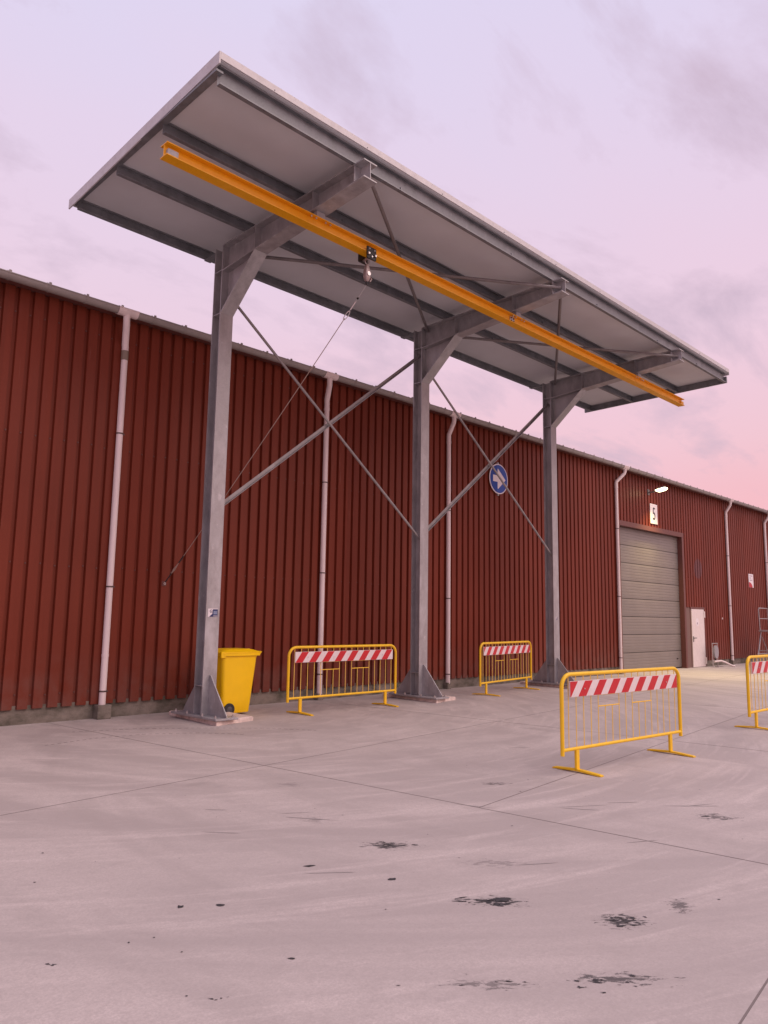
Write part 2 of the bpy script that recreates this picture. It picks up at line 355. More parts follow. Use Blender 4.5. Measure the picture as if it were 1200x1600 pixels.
# far sheet outside the jointed slabs
def ring(x0, x1, y0, y1):
    g.add([(x0, y0, 0), (x1, y0, 0), (x1, y1, 0), (x0, y1, 0)], [(0, 1, 2, 3)])
XA, XB, YA, YB = -16.0, 62.0, -16.0, 13.5
ang = R(6.2); ex = Vector((math.cos(ang), math.sin(ang), 0)); ey = Vector((-math.sin(ang), math.cos(ang), 0))
org = Vector((5.20, 6.995, 0))      # where two joints cross
def sl(u, v, z=0.0): p = org + ex * u + ey * v; p.z = z; return p
ub = [-20.0, -15.0, -10.0, -5.0, 0.0, 5.05, 10.1, 15.1, 20.1, 25.1, 30.1, 35.1, 40.1, 45.1, 50.1]
vl = [-19.0, -16.2, -10.9, -5.45, 0.0, 5.3]
vr = [-19.0, -16.2, -10.9, -8.2, -5.45, -2.75, 0.0, 5.3]
gp = 0.004
for i in range(len(ub) - 1):
    vs = vr if ub[i] >= 0 else vl
    for j in range(len(vs) - 1):
        u0, u1, v0, v1 = ub[i] + gp, ub[i + 1] - gp, vs[j] + gp, vs[j + 1] - gp
        c = 0.001; mb = MB()
        mb.loft([[sl(u0, v0, -0.028), sl(u1, v0, -0.028), sl(u1, v1, -0.028), sl(u0, v1, -0.028)],
                 [sl(u0, v0, -0.004), sl(u1, v0, -0.004), sl(u1, v1, -0.004), sl(u0, v1, -0.004)],
                 [sl(u0 + c, v0 + c), sl(u1 - c, v0 + c), sl(u1 - c, v1 - c), sl(u0 + c, v1 - c)]])
        mb.build('concrete_slab', 'concrete', ground)
JW = .0045
for i in range(len(ub)):
    vs = (vl[0], vl[-1]); mb = MB()
    mb.add([sl(ub[i] - JW, vs[0], .0014), sl(ub[i] + JW, vs[0], .0014), sl(ub[i] + JW, vs[1], .0014), sl(ub[i] - JW, vs[1], .0014)], [(0, 1, 2, 3)]); mb.build('joint_sealant', 'joint', ground)
for v in vr[:-1]:
    u0 = ub[0] if v in vl else 0.0; mb = MB()
    mb.add([sl(u0, v - JW, .0010), sl(ub[-1], v - JW, .0010), sl(ub[-1], v + JW, .0010), sl(u0, v + JW, .0010)], [(0, 1, 2, 3)]); mb.build('joint_sealant', 'joint', ground)
# far concrete beyond the jointed field
U0, U1, V0, V1, F = -20.0, 50.1, -19.0, 5.3, 700.0
for a, b, c_, d in ((-F, F, -F, V0), (-F, F, V1, F), (-F, U0, V0, V1), (U1, F, V0, V1)):
    mb = MB(); mb.add([sl(a, c_, -0.002), sl(b, c_, -0.002), sl(b, d, -0.002), sl(a, d, -0.002)], [(0, 1, 2, 3)])
    mb.build('concrete_apron', 'concrete', ground)

# scattered tar flecks and skid marks lying on the concrete
hu = Vector((0.705, -0.709, 0)); hv = Vector((0.70, 0.70, 0))
tar = MB(); smud = MB()
def blob(mb, c, a, b, z=0.0025, n=9, jag=0.5, rot=0.0):
    c = Vector(c); k = len(mb.v); rt = random.uniform(-0.35, 0.35) + rot
    d1 = hu * math.cos(rt) + hv * math.sin(rt); d2 = hv * math.cos(rt) - hu * math.sin(rt)
    for i in range(n):
        t = 2 * math.pi * i / n + random.uniform(-.2, .2); q = 1 + random.uniform(-jag, jag * 0.6)
        p = c + d1 * (a * q * math.cos(t)) + d2 * (b * q * math.sin(t)); mb.v.append((p.x, p.y, z + random.uniform(0, 0.0006)))
    mb.f.append(tuple(range(k, k + n)))
def cluster(c, w, h, n, smin=0.006, smax=0.03, el=2.5, mb=None):
    mb = mb or tar
    for _ in range(n // 2):
        q = Vector((c[0], c[1], 0)) + hu * (random.gauss(0, w / 2.2)) + hv * (random.gauss(0, h / 2.2))
        a = smin + (smax - smin) * random.random() ** 2; blob(mb, q, a, a / random.uniform(1.3, el + 1), n=11, jag=.75)
cluster((4.125, 4.013), 0.17, 0.10, 16, .012, .05, 4)
cluster((3.791, 2.836), 0.22, 0.08, 26, .015, .065, 5); 
cluster((4.105, 2.175), 0.15, 0.10, 26, .012, .04, 3)
cluster((4.55, 2.05), 0.06, 0.12, 9, .006, .02)
cluster((3.333, 1.917), 0.42, 0.09, 26, .008, .028, 3)
cluster((2.95, 2.25), 0.25, 0.07, 14, .006, .018)
cluster((6.766, 2.708), 0.16, 0.12, 12, .008, .04, 4)
cluster((2.033, 2.938), 0.16, 0.03, 10, .006, .02)
cluster((1.616, 3.739), 0.10, 0.03, 6, .008, .026, 2)
cluster((6.35, 4.75), 0.12, 0.06, 6, .01, .05, 5)
blob(tar, (2.42, 3.99, 0), .02, .022); blob(tar, (2.60, 3.86, 0), .03, .018)
blob(tar, (2.47, 3.05, 0), .018, .012); blob(tar, (3.40, 4.05, 0), .04, .02); blob(tar, (3.63, 3.5, 0), .035, .02)
for _ in range(55):
    x = random.uniform(0, 1); q = Vector((random.uniform(1.2, 8), random.uniform(1.4, 6.5), 0)); a = random.uniform(.003, .011); blob(tar, q, a, a / random.uniform(1, 2.2), n=6)
for k in range(14): blob(smud, (random.uniform(3, 9), random.uniform(2.5, 6), 0), random.uniform(.1, .3), random.uniform(.004, .008), 0.0015, 8, .3)
o = tar.build('tar_flecks', 'tar', ground); o['kind'] = 'stuff'
o = smud.build('scuff_marks', 'smudge', ground); o['kind'] = 'stuff'
tm = MB()
def arc(pts, w, dash, gap):
    P = [Vector((x, y, 0)) for x, y in pts]; n = 200; L = []
    for i in range(n + 1):
        t = i / n * (len(P) - 1); k = min(int(t), len(P) - 2); L.append(P[k].lerp(P[k + 1], t - k))
    acc = 0.0
    for i in range(n):
        seg = (L[i + 1] - L[i]).length; acc += seg
        if (acc % (dash + gap)) < dash:
            d = (L[i + 1] - L[i]).normalized(); s_ = Vector((-d.y, d.x, 0)) * w * random.uniform(.6, 1); z = Vector((0, 0, .0018))
            tm.add([L[i] - s_ + z, L[i + 1] - s_ + z, L[i + 1] + s_ + z, L[i] + s_ + z], [(0, 1, 2, 3)])
arc([(3.9, 9.75), (4.6, 9.9), (5.3, 9.8), (5.9, 9.45), (6.3, 8.95)], .012, .05, .04)
arc([(4.6, 10.6), (5.4, 10.35), (6.2, 9.8), (6.9, 9.2), (7.3, 8.6)], .012, .05, .04)
o = tm.build('tyre_tracks', 'tyre_mark', ground); o['kind'] = 'stuff'

# ------------------------------------------------------------------ warehouse
W = 11.747; DEP = 0.048; PIT = 0.2183; XL, XR = -4.2, 46.0; ZT = 6.53; ZB = 0.222
wh = thing('warehouse', (20, 18, 0), 'long warehouse with red corrugated steel cladding, grey gutter and white downpipes', 'building')
PH = 4.163 % PIT
def prof(a, b):
    pts = []; k0 = math.floor((a - PH) / PIT) - 1
    for k in range(k0, k0 + int((b - a) / PIT) + 4):
        x = PH + k * PIT
        pts += [(x + .000, W - DEP), (x + .012, W), (x + .062, W), (x + .074, W - DEP)]
    out = [q for q in pts if a < q[0] < b]
    def yat(x):
        for (x0, y0), (x1, y1) in zip(pts, pts[1:]):
            if x0 <= x <= x1: return y0 + (y1 - y0) * (x - x0) / (x1 - x0)
        return W
    return [(a, yat(a))] + out + [(b, yat(b))]
def sheet(a, b, z0, z1, lap):
    P = prof(a, b); P = [(x, y - lap * (x - a) / (b - a)) for x, y in P]; mb = MB(); n = len(P)
    mb.v = [(x, y, z0) for x, y in P] + [(x, y, z1) for x, y in P]
    mb.f = [(i, i + 1, n + i + 1, n + i) for i in range(n - 1)]
    k = len(mb.v)      # folded-back thickness at the lower edge
    mb.v += [(x, y + .012, z0) for x, y in P]; mb.f += [(i + 1, i, k + i, k + i + 1) for i in range(n - 1)]
    mb.build('cladding_sheet', 'red_cladding', wh)
DX0, DX1, DZ = 22.40, 27.22, 4.83      # big door opening (with frame)
SX0, SX1, SZ = 27.66, 28.90, 2.17      # side door opening (with frame)
x = XL; SW = PIT * 4; screws = MB()
x = PH + math.floor((XL - PH) / PIT) * PIT + 0.10
edges = []
while x < XR: edges.append(x); x += SW
cuts = sorted(set(edges + [DX0, DX1, SX0, SX1]))
for a, b in zip(cuts, cuts[1:]):
    mid = (a + b) / 2
    if b - a < .02: continue
    z0 = ZB
    if DX0 <= mid <= DX1: z0 = DZ
    elif SX0 <= mid <= SX1: z0 = SZ
    elif DX1 < mid < SX0: z0 = SZ
    sheet(a, b + .028, z0, ZT, random.uniform(.0015, .004))
k = 0
x = PH
while x < 36:
    if x > 3.0:
        for zr in (0.42, 2.35, 4.3, 6.15):
            if DX0 - .1 < x + .04 < DX1 and zr < DZ: continue
            if DX1 - .1 < x + .04 < SX1 + .1 and zr < SZ: continue
            bolt(screws, (x + .04, W, zr + random.uniform(-.012, .012)), (0, -1, 0), .013, .012)
    x += PIT
o = screws.build('cladding_screws', 'red_trim', wh); o['kind'] = 'stuff'
# plinth pieces
for a, b in ((XL, DX0 - .02), (SX1 + .02, XR)):
    MB().box((a, W - .012, -.02), (b, W + .25, ZB + .05)).build('plinth', 'plinth', wh)
# hidden walls and roof
MB().box((XL, W + .3, 0), (XL + .2, 30, ZT + .1)).build('gable_wall', 'red_cladding', wh)
MB().box((XR - .2, W + .3, 0), (XR, 30, ZT + .1)).build('gable_wall', 'red_cladding', wh)
MB().box((XL, 30, 0), (XR, 30.2, ZT)).build('rear_wall', 'red_cladding', wh)
for yy0, yy1 in ((W - .335, 21.0), (30.55, 21.0)):
    mb = MB(); n = int((XR - XL) / .177 * 6); z0, z1 = 6.598, 6.598 + abs(yy1 - yy0) * math.tan(R(11))
    for yy, zz in ((yy0, z0), (yy1, z1)):
        for i in range(n + 1):
            xx = XL - .2 + (XR - XL + .4) * i / n; mb.v.append((xx, yy, zz + .006 * math.sin(xx / .177 * 2 * math.pi)))
    mb.f = [(i, i + 1, n + 2 + i, n + 1 + i) for i in range(n)]
    kk = len(mb.v); mb.v += [(v[0], v[1], v[2] - .012) for v in mb.v[:n + 1]]
    mb.f += [(i + 1, i, kk + i, kk + i + 1) for i in range(n)]
    mb.build('roof_slope', 'roof_sheet', wh, smooth=True)
for xx in (XL + .1, XR - .1):
    mb = MB(); mb.extrude([(W + .1, ZT), (30, ZT), (21, 6.66 + 9.1 * math.tan(R(11)))], (xx - .05, 0, 0), (xx + .05, 0, 0), (0, 1, 0), (0, 0, 1)); mb.build('gable_infill', 'red_cladding', wh)
MB().box((XL, W - .20, 6.535), (XR, W + .12, 6.56)).build('eaves_soffit', 'red_trim', wh)
# gutter
GY, GZ, GR = W - .30, 6.574, .086
def gut(x0, x1, r, n=10):
    mb = MB(); t = .006
    pts = [(-r * math.cos(math.pi * i / n), -r * math.sin(math.pi * i / n)) for i in range(n + 1)] + [((r - t) * math.cos(math.pi * i / n), -(r - t) * math.sin(math.pi * i / n)) for i in range(n + 1)]
    mb.extrude(pts, (x0, GY, GZ), (x1, GY, GZ), (0, 1, 0), (0, 0, 1)); mb.tube([(x0, GY - r, GZ), (x1, GY - r, GZ)], .011, 6); return mb
gutter = gut(XL, XR, GR).build('gutter', 'gutter_grey', wh, smooth=True)
x = 3.526 - .58 * 8
while x < XR:
    mb = MB(); n = 8; r = GR + .006
    P = [(GY - r * math.cos(math.pi * i / n), GZ - r * math.sin(math.pi * i / n)) for i in range(n + 1)]
    for (a, b), (c, d) in zip(P, P[1:]): mb.add([(x - .016, a, b), (x + .016, a, b), (x + .016, c, d), (x - .016, c, d)], [(0, 1, 2, 3)])
    mb.box((x - .018, GY - r - .006, GZ - .012), (x + .018, GY - r + .012, GZ + .035))
    mb.box((x - .014, GY - r + .012, GZ + .012), (x + .014, GY + .09, GZ + .022))
    bolt(mb, (x, GY + .03, GZ + .03), (0, 0, 1), .016, .035)
    o = mb.build('gutter_bracket', 'gutter_grey', gutter); x += .58
# downpipes: (x at wall, sideways swan-neck, bottom z, clips)
PY = W - DEP - .055
for px, dx, zb, clips in ((5.49, -.10, .20, (4.55, 2.05, .42)), (9.93, -.11, .10, (4.35, 2.5, .5)), (13.86, -.04, .12, (4.2, 2.1, .34)), (22.20, .23, .05, (4.55, 2.4, .5)), (31.30, .0, .14, (4.3, 2.3, .35)), (35.75, .0, .14, (4.3, 2.3, .35))):
    r = .053; zt = GZ - GR
    kz = 6.10
    mid = [(px + dx, GY, zt + .03), (px + dx, GY, zt - .08), (px + dx * .92, GY + .01, zt - .14), (px + dx * .08, PY - .005, kz - .02), (px, PY, kz - .08), (px, PY, kz - .2)]
    pipe = MB().tube([(px, PY, kz - .18), (px, PY, zb)], r, 14).build('downpipe', 'pipe_white', wh, smooth=True)
    MB().tube(mid, r * 1.06, 14).build('swan_neck', 'pipe_white' if dx else 'pipe_white', pipe, smooth=True)
    if px < 6: MB().tube([(px, PY, kz - .30), (px, PY, kz - .14)], r * 1.12, 14).build('stained_collar', 'pipe_stain', pipe, smooth=True)
    else: MB().tube([(px, PY, kz - .24), (px, PY, kz - .19)], r * 1.14, 14).build('collar', 'pipe_white', pipe, smooth=True)
    o = gut(px + dx - .17, px + dx + .17, GR + .012).build('gutter_outlet', 'pipe_white', pipe, smooth=True)
    for cz in clips:
        mb = MB().tube([(px, PY, cz - .011), (px, PY, cz + .011)], r + .006, 14); mb.box((px - .012, PY, cz - .008), (px + .012, W, cz + .008)); mb.box((px + r, PY - .012, cz - .012), (px + r + .028, PY + .012, cz + .012))
        mb.build('pipe_clip', 'clip_dark', pipe, smooth=True)
    MB().tube([(px, PY, zb + .75), (px, PY, zb + .79)], r + .004, 14).build('pipe_joint', 'pipe_white', pipe, smooth=True)
    if abs(px - 5.49) < .01: MB().cbox((px - .10, PY - .09, 0), (px + .12, W - .015, .215), .008).build('pipe_shoe', 'plinth', pipe)
    else: MB().cbox((px - .07, PY - .05, 0), (px + .07, W - .015, zb + .03), .006).build('pipe_shoe', 'plinth', pipe)
# big sectional door
door = MB().box((DX0, W + .27, 0), (DX1, W + .30, DZ)).build('door_backing', 'black_steel', wh)
PHT = 4.66 / 8
sec = MB().box((DX0 + .02, W + .155, 0), (DX1 - .02, W + .165, .035)).build('sectional_door', 'black_rubber', wh)
tag(sec, 'wide grey sectional door of eight horizontal panels')
for i in range(8):
    z0, z1 = .035 + i * PHT + .005, .035 + (i + 1) * PHT - .005; mb = MB(); P = []
    P.append((.05, z0)); P.append((.006, z0 + .004))
    for k in range(1, 6):
        zc = z0 + (z1 - z0) * k / 6; P += [(.0, zc - .012), (.006, zc - .004), (.006, zc + .004), (.0, zc + .012)]
    P += [(.006, z1 - .004), (.05, z1)]
    mb.extrude(P, (DX0 + .06, W + .11, 0), (DX1 - .12, W + .11, 0), (0, 1, 0), (0, 0, 1)); mb.build('door_panel', 'door_grey', sec)
MB().box((DX0 + .12, W + .085, .30), (DX0 + .26, W + .108, .42)).build('door_lock', 'black_steel', sec)
MB().box((DX1 - .5, W + .09, .32), (DX1 - .42, W + .108, .36)).build('lifting_handle', 'black_steel', sec)
MB().box((DX0 - .03, W - .065, 4.70), (DX1 + .03, W + .27, DZ + .03)).build('door_header', 'red_trim', wh)
MB().box((DX1 - .11, W - .06, 0), (DX1 + .03, W + .27, 4.698)).build('door_jamb', 'red_trim', wh)
MB().box((DX0 - .03, W - .06, 0), (DX0 + .055, W + .27, 4.698)).build('door_jamb', 'red_trim', wh)
MB().box((DX1 + .032, W - .02, 0), (SX0 - .002, W + .1, SZ)).build('infill_panel', 'brown_trim', wh)
# side door
MB().box((SX0, W - .05, SZ - .055), (SX1, W + .12, SZ + .02)).build('door_frame_head', 'red_trim', wh)
MB().box((SX0, W - .035, 0), (SX0 + .07, W + .12, SZ - .057)).build('door_frame_post', 'brown_trim', wh)
MB().box((SX1 - .06, W - .045, 0), (SX1, W + .12, SZ - .057)).build('door_frame_post', 'red_trim', wh)
sdoor = MB().cbox((SX0 + .075, W - .05, .012), (SX1 - .065, W + .0, SZ - .06), .004).build('side_door', 'door_white', wh); tag(sdoor, 'narrow white side door with lever handle and round sticker')
for hz in (1.92, .22): MB().cbox((SX1 - .085, W - .075, hz - .12), (SX1 - .01, W - .048, hz + .12), .006).build('hinge', 'door_white', sdoor)
mb = MB().box((SX0 + .13, W - .062, .92), (SX0 + .17, W - .05, 1.12)); mb.tube([(SX0 + .15, W - .06, 1.06), (SX0 + .15, W - .10, 1.06), (SX0 + .33, W - .10, 1.06)], .014, 8); mb.build('door_handle', 'hub_grey', sdoor)
def disc(mb, c, r, y0, y1, n=28):
    P = [(c[0] + r * math.cos(2 * math.pi * i / n), c[1] + r * math.sin(2 * math.pi * i / n)) for i in range(n)]
    return mb.extrude(P, (0, y0, 0), (0, y1, 0), (1, 0, 0), (0, 0, 1))
pic = disc(MB(), (28.2, 1.63), .15, W - .054, W - .05).build('door_sticker', 'sign_white', sdoor)
disc(MB(), (28.2, 1.59), .04, W - .057, W - .0545).build('pictogram', 'sign_grey', pic)
MB().cbox((30.53, W - .08, 1.76), (30.58, W - .043, 1.83), .006).build('wall_socket', 'door_white', wh)

# ------------------------------------------------------------------ wall-mounted things
lamp = thing('wall_floodlight', (25.05, W - .04, 5.90), 'lit floodlight on a short bracket high above the grey door', 'lamp')
MB().box((24.93, W - .06, 5.86), (25.07, W - DEP, 6.06)).build('mounting_plate', 'lamp_body', lamp)
MB().tube([(25.0, W - .06, 5.95), (25.0, W - .18, 5.95), (25.0, W - .34, 5.98)], .026, 8).build('bracket_arm', 'lamp_body', lamp, smooth=True)
def tilt(mb, a=R(-10)):
    pv = Vector((25.0, W - .34, 5.98)); M = Matrix.Rotation(a, 3, 'X'); mb.v = [tuple(pv + M @ (Vector(v) - pv)) for v in mb.v]; return mb
tilt(MB().loft([rrect(25.0, W - .52, .155, .185, .075, 5.99), rrect(25.0, W - .52, .12, .15, .065, 6.04)])).build('lamp_head', 'lamp_body', lamp, smooth=True)
tilt(MB().loft([rrect(25.0, W - .52, .10, .13, .055, 5.93), rrect(25.0, W - .52, .135, .165, .068, 5.955), rrect(25.0, W - .52, .15, .18, .072, 5.989)])).build('lens', 'lamp_lens', lamp, smooth=True)
ll = bpy.data.lights.new('floodlight_glow', 'AREA'); ll.shape = 'RECTANGLE'; ll.size = .3; ll.size_y = .5; ll.energy = 105; ll.spread = R(121); ll.color = (1.0, 0.80, 0.30)
lo = bpy.data.objects.new('floodlight_glow', ll); col.objects.link(lo); lo.parent = lamp; lo.location = (-.05, -.53, -.02); lamp.location.x -= .42; lamp.location.z += .08; num_dx = -.12; lo.rotation_euler = (R(-25), 0, 0)

def text_mesh(body, size, depth):
    cu_ = bpy.data.curves.new('lettering', 'FONT'); cu_.body = body; cu_.size = size; cu_.extrude = depth; cu_.align_x = 'CENTER'; cu_.align_y = 'CENTER'
    ob = bpy.data.objects.new('lettering', cu_); col.objects.link(ob); bpy.context.view_layer.update()
    me = bpy.data.meshes.new_from_object(ob.evaluated_get(bpy.context.evaluated_depsgraph_get())); bpy.data.objects.remove(ob); return me
num = thing('number_sign', (25.02, W - DEP - .005, 5.30), 'pale upright number sign reading 5 below the floodlight', 'sign')
MB().cbox((24.75, W - DEP - .025, 4.97), (25.29, W - DEP - .005, 5.66), .004).build('sign_plate', 'sign_white', num)
me = text_mesh('5', .62, .002); me.materials.append(MATS['sign_black'])
num.location.x += num_dx
o = link('numeral', me, num); o.location = (0, -.024, .0); o.rotation_euler = (R(90), 0, 0); o.scale = (.75, 1, 1)

rs = thing('round_sign', (15.90, W - DEP - .02, 5.27), 'round blue sign with a white arrow pointing right, fixed to the red wall', 'sign')
Rr = .40; ys = W - DEP - .05
plate = disc(MB(), (15.90, 5.27), Rr, ys, ys + .012, 48).build('sign_rim', 'sign_white', rs)
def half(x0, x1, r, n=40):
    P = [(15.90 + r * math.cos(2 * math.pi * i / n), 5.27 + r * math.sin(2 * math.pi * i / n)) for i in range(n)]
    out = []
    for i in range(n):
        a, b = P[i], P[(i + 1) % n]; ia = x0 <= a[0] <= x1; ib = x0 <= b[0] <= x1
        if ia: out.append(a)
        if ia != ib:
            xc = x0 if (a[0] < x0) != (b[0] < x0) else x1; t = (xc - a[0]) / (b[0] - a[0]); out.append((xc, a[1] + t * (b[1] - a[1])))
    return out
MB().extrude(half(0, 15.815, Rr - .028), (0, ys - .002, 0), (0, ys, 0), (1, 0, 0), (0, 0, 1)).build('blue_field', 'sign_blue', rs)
MB().extrude(half(15.815, 99, Rr - .028), (0, ys - .002, 0), (0, ys, 0), (1, 0, 0), (0, 0, 1)).build('blue_field', 'sign_blue_pale', rs)
ar = [(-.27, .085), (-.075, .085), (-.075, .26), (-.055, .27), (.27, 0), (-.055, -.27), (-.075, -.26), (-.075, -.085), (-.27, -.085)]
MB().extrude([(15.92 + a, 5.27 + b) for a, b in ar], (0, ys - .0045, 0), (0, ys - .0025, 0), (1, 0, 0), (0, 0, 1)).build('white_arrow', 'sign_white', rs)
mb = MB().box((15.87, ys + .013, 4.83), (15.93, W - DEP + .002, 5.71)); mb.build('fixing_rail', 'galvanised', rs)

ws = thing('small_sign', (33.85, W - DEP - .01, 3.41), 'small white sign with a red quarter disc near the far downpipe', 'sign')
MB().box((33.60, W - DEP - .02, 3.13), (34.13, W - DEP - .006, 3.70)).build('sign_plate', 'sign_white', ws)
P = [(33.602, 3.132)] + [(33.602 + .40 * math.cos(R(a)) , 3.132 + .22 * math.sin(R(a))) for a in range(0, 91, 10)]
MB().extrude(P, (0, W - DEP - .023, 0), (0, W - DEP - .0205, 0), (1, 0, 0), (0, 0, 1)).build('red_shape', 'sign_red', ws)
for a, b, zz in ((33.70, 34.02, 3.62), (33.70, 33.86, 3.53), (33.72, 34.0, 3.44)): MB().box((a, W - DEP - .022, zz - .018), (b, W - DEP - .0205, zz + .018)).build('print_line', 'sign_grey', ws)

# ------------------------------------------------------------------ canopy with crane runway
X1, DD, YC, CW, CD = 6.603, 4.963, 10.366, .2475, .24
SLP = .045
def zu(y): return 7.985 - .012 * (y - 7.08)          # underside of roof panel
RX0, RX1, RY0, RY1 = 4.25, 19.72, 7.08, 11.22
can = thing('canopy', (X1 + DD, YC, 0), 'tall galvanised steel canopy on three columns carrying a yellow crane beam', 'canopy')
TF, TW = .017, .010
ZARM = 7.55                                           # arm underside at its tip
def za(y): return ZARM - .070 * (y - 6.96)      # underside (the arm deepens towards the column)
def zat(y): return zu(y) - .172               # top, below the purlins
for i in range(3):
    X = X1 + i * DD; yc = YC + CD / 2
    c = MB().ibeam((X, yc, .10), (X, yc, 7.765), CD, CW, TF, TW, (0, 1, 0)).build('column', 'galvanised', can)
    # base pad, plate, gussets, anchor bolts
    pad = MB(); q = [(X - .17, 9.86), (X + .60, 10.02), (X + .66, 11.38), (X - .06, 11.44)]
    pad.loft([[(a, b, 0.0) for a, b in q], [(a + .006, b + .006, .055) for a, b in q], [(a + (.02 if a < X + .2 else -.02), b + (.02 if b < 10.5 else -.02), .066) for a, b in q]]).build('grout_pad', 'grout', c)
    MB().cbox((X - .2, 9.74 + .1, .068), (X + .2, 11.14, .099), .004).build('base_plate', 'galvanised', c)
    for y0, y1 in ((YC - .002, 9.79 + .07), (YC + CD + .002, 11.08)):
        s_ = 1 if y1 > y0 else -1
        P = [(y0, .10), (y1, .10), (y1, .135), (y0 + s_ * .03, .70), (y0, .70)]
        MB().extrude(P, (X - .008, 0, 0), (X + .008, 0, 0), (0, 1, 0), (0, 0, 1)).build('gusset', 'galvanised', c)
    for zz in (.54, 6.575, 7.33):
        for sx in (-1, 1):
            xa, xb = sorted((X + sx * .0055, X + sx * (CW / 2 - .002)))
            MB().box((xa, YC + TF + .001, zz - .006), (xb, YC + CD - TF - .001, zz + .006)).build('stiffener', 'galvanised', c)
    for bx in (-.155, .155):
        for by in (9.92, 10.28, 10.72, 11.06):
            mb = MB(); bolt(mb, (X + bx, by, .0995), (0, 0, 1), .021, .022); mb.tube([(X + bx, by, .12), (X + bx, by, .14)], .011, 8); mb.build('anchor_bolt', 'silver', c)
    # arm
    ya_, yb_ = 6.96, YC - .002; mb = MB()
    for hw, P in ((CW / 2, [(ya_, za(ya_)), (yb_, za(yb_)), (yb_, za(yb_) + TF), (ya_, za(ya_) + TF)]), (CW / 2, [(ya_, zat(ya_) - TF), (yb_, zat(yb_) - TF), (yb_, zat(yb_)), (ya_, zat(ya_))]),
                  (TW / 2, [(ya_, za(ya_) + TF), (yb_, za(yb_) + TF), (yb_, zat(yb_) - TF), (ya_, zat(ya_) - TF)])):
        mb.extrude(P, (X - hw, 0, 0), (X + hw, 0, 0), (0, 1, 0), (0, 0, 1))
    arm = mb.build('arm', 'galvanised', can)
    MB().box((X - .06, YC + CD + .001, zat(11.0) - .03), (X + .06, 11.06, zat(11.0) - .001)).build('purlin_cleat', 'galvanised_dark', c)
    for sx in (-1, 1):
        for yy in (9.47, 8.05, 7.16):
            xa, xb = sorted((X + sx * .0055, X + sx * (CW / 2 - .002)))
            MB().box((xa, yy - .005, za(yy) + TF + .002), (xb, yy + .005, zat(yy) - TF - .002)).build('stiffener', 'galvanised', arm)
    # haunch
    hy, hz = 9.46, 6.575
    fl = MB(); a = Vector((X, YC - .003, hz)); b = Vector((X, hy, za(hy) - .001)); n = Vector((0, (b - a).z, -(b - a).y)).normalized(); n = n if n.z > 0 else -n
    fl.extrude([(-CW / 2, 0), (CW / 2, 0), (CW / 2, .017), (-CW / 2, .017)], a, b, (1, 0, 0), n)
    hn = fl.build('haunch', 'galvanised', can)
    P = [(YC - .003, hz + .024), (YC - .003, za(YC) - .002), (hy + .03, za(hy) - .002)]
    MB().extrude(P, (X - .006, 0, 0), (X + .006, 0, 0), (0, 1, 0), (0, 0, 1)).build('haunch_web', 'galvanised', hn)
    # packer between arm and runway beam
    pk = MB().box((X - .075, 7.985, 7.378), (X + .075, 8.115, za(8.05) - .002)).build('packer_block', 'galvanised', arm)
    for bx in (-.2, -.1, .1, .2):
        mb = MB(); bolt(mb, (X + bx * .9, 7.985, 7.352), (0, 0, -1), .014, .022); mb.build('bolt', 'silver', arm)
    if i in (0, 2):
        if i == 0: sx0, sz0, sw, sh = X - .088, 1.60, .176, .128
        else: sx0, sz0, sw, sh = X - .035, 1.635, .06, .075
        st = MB().box((sx0, YC - .003, sz0), (sx0 + sw, YC - .0005, sz0 + sh)).build('sticker', 'sign_white', c)
        def srect(x0, x1, z0, z1, dy, mname, nm): MB().box((sx0 + x0 * sw, YC - .003 - dy - .0006, sz0 + z0 * sh), (sx0 + x1 * sw, YC - .003 - dy, sz0 + z1 * sh)).build(nm, mname, st)
        MB().extrude([(sx0 + .14 * sw, sz0 + .01 * sh), (sx0 + .99 * sw, sz0 + .01 * sh), (sx0 + .99 * sw, sz0 + .93 * sh), (sx0 + .5 * sw, sz0 + .93 * sh), (sx0 + .44 * sw, sz0 + .35 * sh), (sx0 + .3 * sw, sz0 + .22 * sh)], (0, YC - .0042, 0), (0, YC - .0032, 0), (1, 0, 0), (0, 0, 1)).build('blue_print', 'sticker_blue', st)
        if i == 0:
            srect(.55, .92, .3, .72, .0014, 'sticker_pale', 'pale_print'); srect(.55, .95, .08, .14, .0014, 'sign_white', 'print_line')
            disc(MB(), (sx0 + .32 * sw, sz0 + .68 * sh), .026, YC - .0062, YC - .005, 20).build('round_emblem', 'sticker_blue', st)
            disc(MB(), (sx0 + .32 * sw, sz0 + .68 * sh), .019, YC - .0076, YC - .0064, 20).build('round_emblem', 'sign_white', st)
            disc(MB(), (sx0 + .32 * sw, sz0 + .68 * sh), .008, YC - .009, YC - .0078, 12).build('round_emblem', 'sticker_blue', st)
# purlins (C section, open side towards the yard)
for yy in (7.21, 8.48, 9.78, 11.08):
    zt = zu(yy) - .003; zb = zt - .165; zt = 8.058 if yy < 7.5 else zt; t = .006; fw = .065
    P = [(-fw, zt), (0, zt), (0, zb), (-fw, zb), (-fw, zb + .018), (-fw + t, zb + .018), (-fw + t, zb + t), (-t, zb + t), (-t, zt - t), (-fw + t, zt - t), (-fw + t, zt - .018), (-fw, zt - .018)]
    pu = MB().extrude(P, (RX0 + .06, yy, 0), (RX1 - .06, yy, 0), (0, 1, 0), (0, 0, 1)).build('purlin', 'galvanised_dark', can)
    for xx in (X1 + .8, X1 + DD - 1.4, X1 + DD + 1.5, X1 + 2 * DD - .8, X1 + 2 * DD + 1.3):
        MB().box((xx - .01, yy - fw - .004, zb - .004), (xx + .01, yy - .008, zb + .05)).build('purlin_cleat', 'galvanised_dark', pu)
